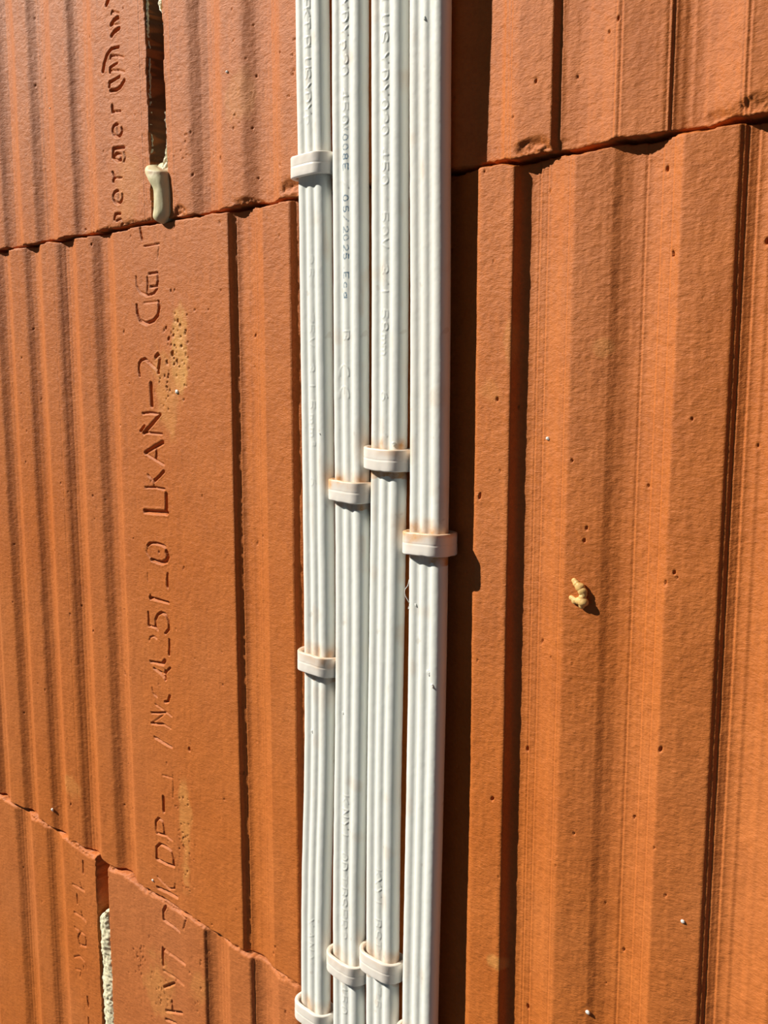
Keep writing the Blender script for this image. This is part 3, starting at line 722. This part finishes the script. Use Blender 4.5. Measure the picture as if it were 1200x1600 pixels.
Vf[:, 1] += nn; Vf[:, 0] += .5 * nn
topi = np.arange(0, n)
st_ = np.array(stn) * np.clip(.35 + .8 * hash_noise(Vf + 10, 1.4, 9), 0, .8) * (Vf[:, 0] > Vf[:, 0].min() + 4)
tilt_ = (Vf[:, 0] - Vf[:, 0].min()) / 12 * smoothstep(102, 108, Vf[:, 2]); Vf[:, 2] -= 3.2 * tilt_ * (Vf[:, 1] < 1)
Vf[:n, 2] += hash_noise(Vf[:n] + 5, 1.2, 12) * .8
idx = np.arange(len(Vf)).reshape(len(rows), n); f = []
for i in range(len(rows) - 1):
    for j in range(n): f.append([idx[i, j], idx[i + 1, j], idx[i + 1, (j + 1) % n], idx[i, (j + 1) % n]])
f.append(list(idx[0])); f.append(list(idx[-1][::-1]))
Vm = Vf * MM; Vm[:, 2] += WALL_Z
o = mesh_object('foam_drip', Vm, f, FOAM, attrs={'stain': st_, 'ink': st_ * 0}, loc=tuple(world(-103, 0, 90)))
md = o.modifiers.new('sub', 'SUBSURF'); md.levels = 2; md.render_levels = 2
tag(o, 'pale yellow drip of cured foam bulging from the upper vertical joint', 'foam')

def ragged_strip(name, label, lo, hi, z0, z1, yf, thick, mat, seed, jag=.8, fray=0.0, stain=0.0, dz=.35):
    """a filled strip of foam in a joint between x = lo(z) and hi(z), front at depth yf"""
    zz = np.arange(z0, z1, dz); uu = np.linspace(0, 1, 22)
    rr = np.random.default_rng(seed)
    e0 = np.interp(zz, np.arange(z0 - 2, z1 + 3, .9), rr.normal(0, jag * .5, len(np.arange(z0 - 2, z1 + 3, .9)))); e1 = np.interp(zz, np.arange(z0 - 2, z1 + 3, .9), rr.normal(0, jag * .5, len(np.arange(z0 - 2, z1 + 3, .9))))
    xl = np.array([lo(z) for z in zz]) + e0; xh = np.array([hi(z) for z in zz]) + e1; xh = np.maximum(xh, xl + .05)
    XX = xl[None, :] + (xh - xl)[None, :] * uu[:, None]
    bul = np.sin(np.pi * uu) ** .5
    n_ = noise_grid(uu * 10, zz, 1.2, 1.0, seed) * .35 + noise_grid(uu * 10, zz, .5, .5, seed + 1) * .18 + noise_grid(uu * 10, zz, 4, 5, seed + 2) * .4
    YY = yf + thick * (1 - bul)[:, None] * .25 + n_
    V = np.empty((len(uu) + 2, len(zz) + 2, 3)); V[1:-1, 1:-1, 0] = XX; V[1:-1, 1:-1, 1] = YY; V[1:-1, 1:-1, 2] = zz[None, :]
    V[0, 1:-1] = V[1, 1:-1]; V[-1, 1:-1] = V[-2, 1:-1]; V[:, 0] = V[:, 1]; V[:, -1] = V[:, -2]
    V[0, :, 1] = V[-1, :, 1] = yf + thick; V[:, 0, 1] = V[:, -1, 1] = yf + thick
    idx = np.arange(V.shape[0] * V.shape[1]).reshape(V.shape[:2])
    q = np.stack([idx[:-1, :-1], idx[1:, :-1], idx[1:, 1:], idx[:-1, 1:]], -1).reshape(-1, 4)
    Vv = V.reshape(-1, 3) * MM; Vv[:, 2] += WALL_Z
    o = mesh_object(name, Vv, q, mat, attrs={'stain': np.full(len(Vv), stain), 'ink': np.zeros(len(Vv))}, loc=tuple(world(lo(z0), yf, (z0 + z1) / 2)))
    return tag(o, label, 'foam')

zt = W(163, 1416, 1.0)[1]
ragged_strip('foam_filling', 'cream foam filling the lower vertical joint, cut flush with the blocks', lambda z: -163.7 + 6.0 * smoothstep(zt - 6, zt + .3, z), lambda z: -154.6, -300, zt, -.35, 8, FOAM_CUT, 61, .35)
zt2 = W(255, 215)[1]; zb2 = W(255, 278)[1]
ragged_strip('foam_remnant', 'pale frayed foam remnant on the right side of the open upper joint, above the drip', lambda z: -98.5 - 4.6 * smoothstep(zt2, zb2, z) - .2, lambda z: -98.0, zb2, zt2 + 8, 0.2, 4, FOAM_CUT, 71, .7)
zt3 = W(255, 0)[1]; zb3 = W(255, 22)[1]
ragged_strip('foam_remnant', 'pale foam remnant right of the open upper joint, at the very top of the view', lambda z: -98.6 - 3.6 * smoothstep(zb3 - 2, zt3, z), lambda z: -98.0, zb3 - 3, zt3 + 25, 0.2, 4, FOAM_CUT, 81, .6)
def fringe(z): return -107.5
ragged_strip('foam_remnant', 'thin broken line of whitish foam along the left edge of the open upper joint', lambda z: -107.6, lambda z: -107.6 + max(0.0, .05 + .45 * math.sin(z * 2.9) * math.sin(z * .77 + 1)), zt2 - 8, zt3 + 20, .35, .35, FOAM_CUT, 91, .35)
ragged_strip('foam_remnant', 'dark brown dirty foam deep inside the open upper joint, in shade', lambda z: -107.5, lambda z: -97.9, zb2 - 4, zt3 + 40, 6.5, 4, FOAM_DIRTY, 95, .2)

# amber foam crumb on the right-hand block
x0, z0 = W(907, 928, .4)
y0 = float(Yw[np.searchsorted(xs, x0), np.searchsorted(zs, z0)])
def crumb_px(pts):
    out = []
    for px, py, r, h in pts:
        x, z = W(px, py, y0 - h * .4); r *= .84; out.append((x - x0, -h * .4, z - z0, r * 1.1, r * .8, r))
    return out
blob_a = crumb_px([(897.5, 907, .8, .9), (901, 912, 1.0, 1.0), (906, 917, 1.35, 1.1), (910, 924, 1.3, 1.2), (912, 930, 1.0, 1.3)])
blob_b = crumb_px([(893, 934, .75, .8), (898, 939, .9, 1.0), (905, 939, 1.1, 1.3), (911, 940, 1.5, 1.5), (910, 934, 1.1, 1.6), (909, 946, .9, 1.0)])
crumb = blob_mesh('foam_crumb', (x0, y0, z0), blob_b, AMBER, seed=5, rough=.12, nscale=.8, sub=5)
tag(crumb, 'amber crumb of dried foam stuck to the ribbed block right of the cables', 'foam')
lobe = blob_mesh('lobe', (x0, y0, z0), blob_a, AMBER, crumb, seed=6, rough=.12, nscale=.8, sub=5); child_of(lobe, crumb)

# stray crumbs of plaster and foam on the blocks
for px, py, sz, mat, lab in ((88, 1263, .8, CRUMB, 'white crumb on a rib at the far left, above the lower bed joint'),
                        (239, 1375, .6, CRUMB, 'tiny white crumb beside the pressed letters near the lower bed joint'),
                        (855, 685, .55, CRUMB, 'tiny whitish crumb on the right-hand block above the amber foam'),
                        (1067, 1439, .5, CRUMB, 'tiny white crumb on the right-hand block near its lower right'),
                        (920, 1580, .6, CRUMB, 'tiny white crumb in a groove at the bottom edge, right of the cables'),
                        (277, 612, .8, CRUMB, 'small pale crumb on the yellow stain beside the pressed letters'),
                        (355, 112, .5, CRUMB, 'tiny pale crumb on the upper block right of the open joint'),
                        (78, 169, .4, CRUMB, 'tiny pale speck on a rib of the upper left block')):
    cx, cz = W(px, py); i = np.searchsorted(xs, cx); j = np.searchsorted(zs, cz); yy = float(Yw[i, j])
    cx, cz = W(px, py, yy); yy = float(Yw[np.searchsorted(xs, cx), np.searchsorted(zs, cz)])
    o = blob_mesh('crumb', (cx, yy - sz * .2, cz), [(0, 0, 0, sz, sz * .6, sz * .8), (sz * .6, -.1, -sz * .3, sz * .5, sz * .4, sz * .4)], mat, seed=int(px), rough=.2 * sz, nscale=.5, sub=3)
    tag(o, lab, 'crumb')

# a curled plastic hair caught at the left edge of the rightmost cable
pts = []
for px, py, h in ((639.5, 905, 5.0), (637, 915, 5.5), (632.5, 922, 5.8), (633, 930, 5.8), (637, 938, 5.6), (640, 944, 5.2), (638, 951, 5.3), (640, 949, 4.6)):
    x, z = W(px, py, -h); pts.append(world(x, -h, z))
cu = bpy.data.curves.new('plastic_hair', 'CURVE'); cu.dimensions = '3D'; cu.bevel_depth = .00009; cu.bevel_resolution = 2; cu.resolution_u = 6
sp = cu.splines.new('BEZIER'); sp.bezier_points.add(len(pts) - 1)
for b_, p_ in zip(sp.bezier_points, pts): b_.co = p_; b_.handle_left_type = b_.handle_right_type = 'AUTO'
tmp = bpy.data.objects.new('tmp', cu); me = bpy.data.meshes.new_from_object(tmp); bpy.data.objects.remove(tmp)
me.materials.clear(); me.materials.append(CRUMB)
hair = link(bpy.data.objects.new('plastic_hair', me)); tag(hair, 'thin curled plastic hair at the left edge of the rightmost cable, below its clip', 'shaving')
